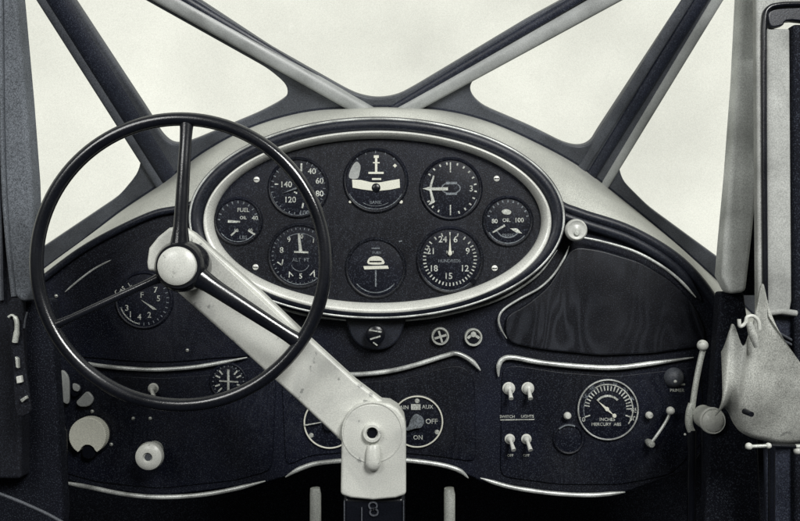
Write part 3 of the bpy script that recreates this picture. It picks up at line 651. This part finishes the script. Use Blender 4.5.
q = cr([(48, 348), (49, 366), (52, 382), (57, 402)], 5); MB().tube([P5(*p) for p in q], [.0018] * 4 + [.0040 + .0001 * i for i in range(len(q) - 4)], 14).build('rod', 'alud', tl)
MB().tube([P5(59, 408), P5(62, 416), P5(64, 430)], [.0032, .0024, .0018], 12).build('joint', 'alud', tl)
MB().ball(P5(60, 409, .002), .0045).build('pin', 'alu', tl)
MB().tube([P5(64, 430), Vector((P5(66, 0).x, 1.12, .004))], .004, 10).build('shank', 'gloss', tl)
MB().ball(P5(52, 424), .020, .8, .8, 1.1).build('grip', 'rubber', tl)
ch = empty('beaded_chain', P5(32, 440), 'short string of small bright beads in the dark lower left corner', 'chain')
for u, v, r in ((32, 416, .0036), (34, 423, .0034), (32.5, 430, .0032)): MB().ball(P5(u, v, .01), r).build('bead', 'alud', ch)
MB().tube([P5(32, 404, .01), P5(33, 440, .01), P5(38, 470, .01), Vector((P5(38, 0).x, 1.10, .003))], .0012, 8).build('cord', 'gloss', ch)
rb = empty('seat_rail', P5(-10, 500), 'short horizontal rod with a bright end cap at the lower left edge', 'rod')
MB().tube([P5(-40, 466), P5(11, 467)], .0032, 12).build('rod', 'alud', rb); MB().tube([P5(10, 467), P5(16, 467)], .0050, 14).build('end_cap', 'alu', rb)
MB().tube([P5(-30, 466), Vector((P5(-30, 0).x, 1.10, .003))], .006, 12).build('stand', 'gloss', rb)
P7 = Pl(.90)
tag(MB().tube([P7(u, v) for u, v in cr([(-40, 480), (0, 494), (30, 506), (60, 521), (110, 552)], 5)], .0018, 10).build('floor_cable', 'frame'), 'thin pale conduit slanting across the lower left corner', 'conduit')

# ------------------------------------------------------------------ right side of the cabin
PR = Pl(1.08)
dr = empty('right_door_post', (PR(738, 0).x, 1.08, 0), 'pale fabric covered door post right of the windshield', 'door post')
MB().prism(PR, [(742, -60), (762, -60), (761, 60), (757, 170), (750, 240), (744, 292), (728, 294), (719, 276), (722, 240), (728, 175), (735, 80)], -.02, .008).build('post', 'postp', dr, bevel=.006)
MB().prism(PR, [(748, -60), (775, -60), (775, 296), (736, 296)], -.030, -.0202).build('post_backing', 'dark', dr, bevel=.002)
MB().prism(PR, [(724, 292), (748, 292), (760, 380), (770, 640), (700, 640), (716, 400)], -.034, -.012).build('side_wall', 'dark', dr, bevel=.004)
PQ = Pl(1.00)
dd = empty('cabin_door', (PQ(790, 0).x, 1.0, 0), 'cabin door with a pale inner strip and dark rounded window edge at the right side', 'door')
MB().prism(PQ, [(754, -60), (860, -60), (860, 12), (770, 12), (765, 18), (764, 420), (757, 420), (756, 240)], -.008, .006).build('door_frame', 'postl', dd, bevel=.004)
MB().tube([PQ(u, v, .008) for u, v in cr([(764, 420), (762.5, 300), (761.5, 180), (761, 60), (761.5, 22), (765, 11), (776, 7), (800, 6), (850, 6)], 6)], .0034, 10).build('window_seal', 'gloss', dd)
MB().prism(PQ, [(766, 29), (789, 29), (790, 170), (791, 300), (789, 312), (766, 314)], -.006, .003).build('inner_strip', 'postl', dd, bevel=.003)
MB().prism(PQ, cr([(767, 13), (790, 9), (850, 9), (850, 28), (790, 22), (780, 27), (768, 28)], 4, True), -.004, .007).build('upper_pad', 'rubber', dd, bevel=.004)
MB().prism(PQ, [(789, 26), (870, 26), (870, 640), (792, 640), (791, 300)], -.010, .010).build('door_panel', 'dark', dd, bevel=.005)
MB().prism(PQ, [(764, 312), (792, 312), (800, 350), (810, 640), (770, 640)], -.012, -.002).build('lower_panel', 'framedark', dd, bevel=.004)
MB().tube([PQ(762, 313, .008), PQ(778, 311, .008), PQ(793, 313, .008)], .0040, 12).build('sill_strip', 'postl', dd)
for a, b in (((770, 328), (802, 346)), ((775, 352), (806, 372)), ((782, 340), (806, 352))):
    MB().tube([PQ(*a, .001), PQ(*b, .002)], .0016, 8).build('pleat', 'frame', dd)
# pale flared side panel of worn sheet metal
PC2 = Pl(.96)
top = [(722, 352), (726, 330), (730, 324), (736, 344), (744, 336), (750, 328), (757, 288), (764, 288), (767, 316)]
bot = [(721, 419), (726, 414), (731, 411), (736, 416), (742, 428), (750, 437), (768, 444), (806, 450), (870, 440)]
rt = cr(top, 8); rb2 = cr(bot, 8); NCL = len(rt)
assert len(rb2) == NCL
vs = []; nr = 26
for i in range(NCL):
    for k in range(nr):
        t = k / (nr - 1); u = rt[i][0] * (1 - t) + rb2[i][0] * t; v = rt[i][1] * (1 - t) + rb2[i][1] * t
        if i > 30: u += -5 * math.sin(math.pi * t) * (i - 30) / 30
        fold = .0034 * math.sin(i * .30 + 1.3 * t) * max(0, 1 - .9 * t) + .005 * math.sin(i * .11 + 2.0 * t) - .022 * max(0, t - .60) ** 2 / .16
        vs.append(PC2(u, v, fold - .02 * t * (i / NCL) + .015 * math.sin(math.pi * i / (NCL - 1))))
n = len(vs); bk_ = [p + Vector((0, .003, 0)) for p in vs]; fs = []
for i in range(NCL - 1):
    for k in range(nr - 1):
        q = (i * nr + k, i * nr + k + 1, (i + 1) * nr + k + 1, (i + 1) * nr + k); fs += [q, tuple(n + x for x in reversed(q))]
per = [i * nr for i in range(NCL)] + [(NCL - 1) * nr + k for k in range(1, nr)] + [i * nr + nr - 1 for i in range(NCL - 2, -1, -1)] + [k for k in range(nr - 2, 0, -1)]
for a, b in zip(per, per[1:] + per[:1]): fs.append((a, b, n + b, n + a))
cl = empty('side_panel', PC2(750, 440), 'worn pale sheet metal side panel flaring outward below the right door post', 'side panel')
MB().add(vs + bk_, fs).build('sheet', 'sheetmetal', cl, smooth=80)
MB().tube([PC2(u, v, .020) for u, v in cr([(732, 318), (733, 325), (738, 322), (740, 316), (746, 315), (751, 320), (752, 328)], 5)], .0022, 10).build('tie_ring', 'alu', cl)
MB().tube([PC2(741, 321, .022), PC2(744, 333, .024), PC2(749, 345, .020)], [.0035, .005, .003], 12).build('tie_knot', 'sheetmetal', cl)
MB().lathe(PC2, 740.5, 409.5, [(0, .0300), (2.6, .0300), (3, .012)], 16).build('snap', 'gloss', cl)
# small rail at its foot
fr = empty('foot_rail', PC2(745, 450), 'short rail with bright knobs at the foot of the flared side panel', 'rail')
MB().tube([PC2(735, 441, .03), PC2(758, 440, .03)], .0022, 10).build('rod', 'alud', fr)
MB().ball(PC2(738, 440.5, .03), .0042).build('knob', 'alu', fr); MB().ball(PC2(757, 440, .03), .0036).build('knob', 'alu', fr)
MB().tube([PC2(783, 441, .03), PC2(812, 440, .03)], .003, 10).build('rod', 'alud', fr)
MB().ball(PC2(785, 445, .03), .0044).build('knob', 'alu', fr); MB().ball(PC2(794, 441, .03), .0046).build('knob', 'alud', fr)
MB().tube([PC2(760, 441, .03), Vector((PC2(760, 0).x, .93, .003))], .004, 10).build('stand', 'gloss', fr)
MB().tube([PC2(758, 440, .03), PC2(784, 441, .03)], .0026, 10).build('rod', 'gloss', fr)
# hand lever and cup
PV = Pl(1.12)
hl = empty('window_crank', PV(692, 440), 'slim curved pale lever with a ball on top at the right end of the panel', 'lever')
MB().tube([PV(u, v) for u, v in cr([(703, 350), (700, 362), (696, 382), (693, 402), (692, 414)], 6)], .0040, 14).build('arm', 'alud', hl)
MB().ball(PV(701.5, 345, .004), .0078).build('ball_grip', 'alu', hl)
MB().tube([PV(u, v) for u, v in cr([(692, 404), (689.5, 412), (689, 424), (692, 433)], 5)], .0052, 14).build('bracket', 'alud', hl)
MB().ball(PV(685, 434.5), .0018).build('pin', 'alu', hl)
MB().tube([PV(692, 430), Vector((PV(694, 0).x, 1.14, .003))], .006, 12).build('shank', 'gloss', hl)
cp = empty('metal_cup', PV(708, 440), 'small pale metal cup between the curved lever and the flared side panel', 'cup')
MB().lathe(Pl(1.085), 713, 421, [(11, -.035), (12, -.006), (12.8, -.004), (12.8, 0), (12, .0015), (10.6, .0005), (9.6, .0035), (5, .0065), (0, .0075)], 40, 1, 1.05).build('bowl', 'alu', cp)
MB().tube([PV(709, 430, -.01), Vector((PV(709, 0).x, 1.13, .003))], .008, 12).build('stem', 'gloss', cp)
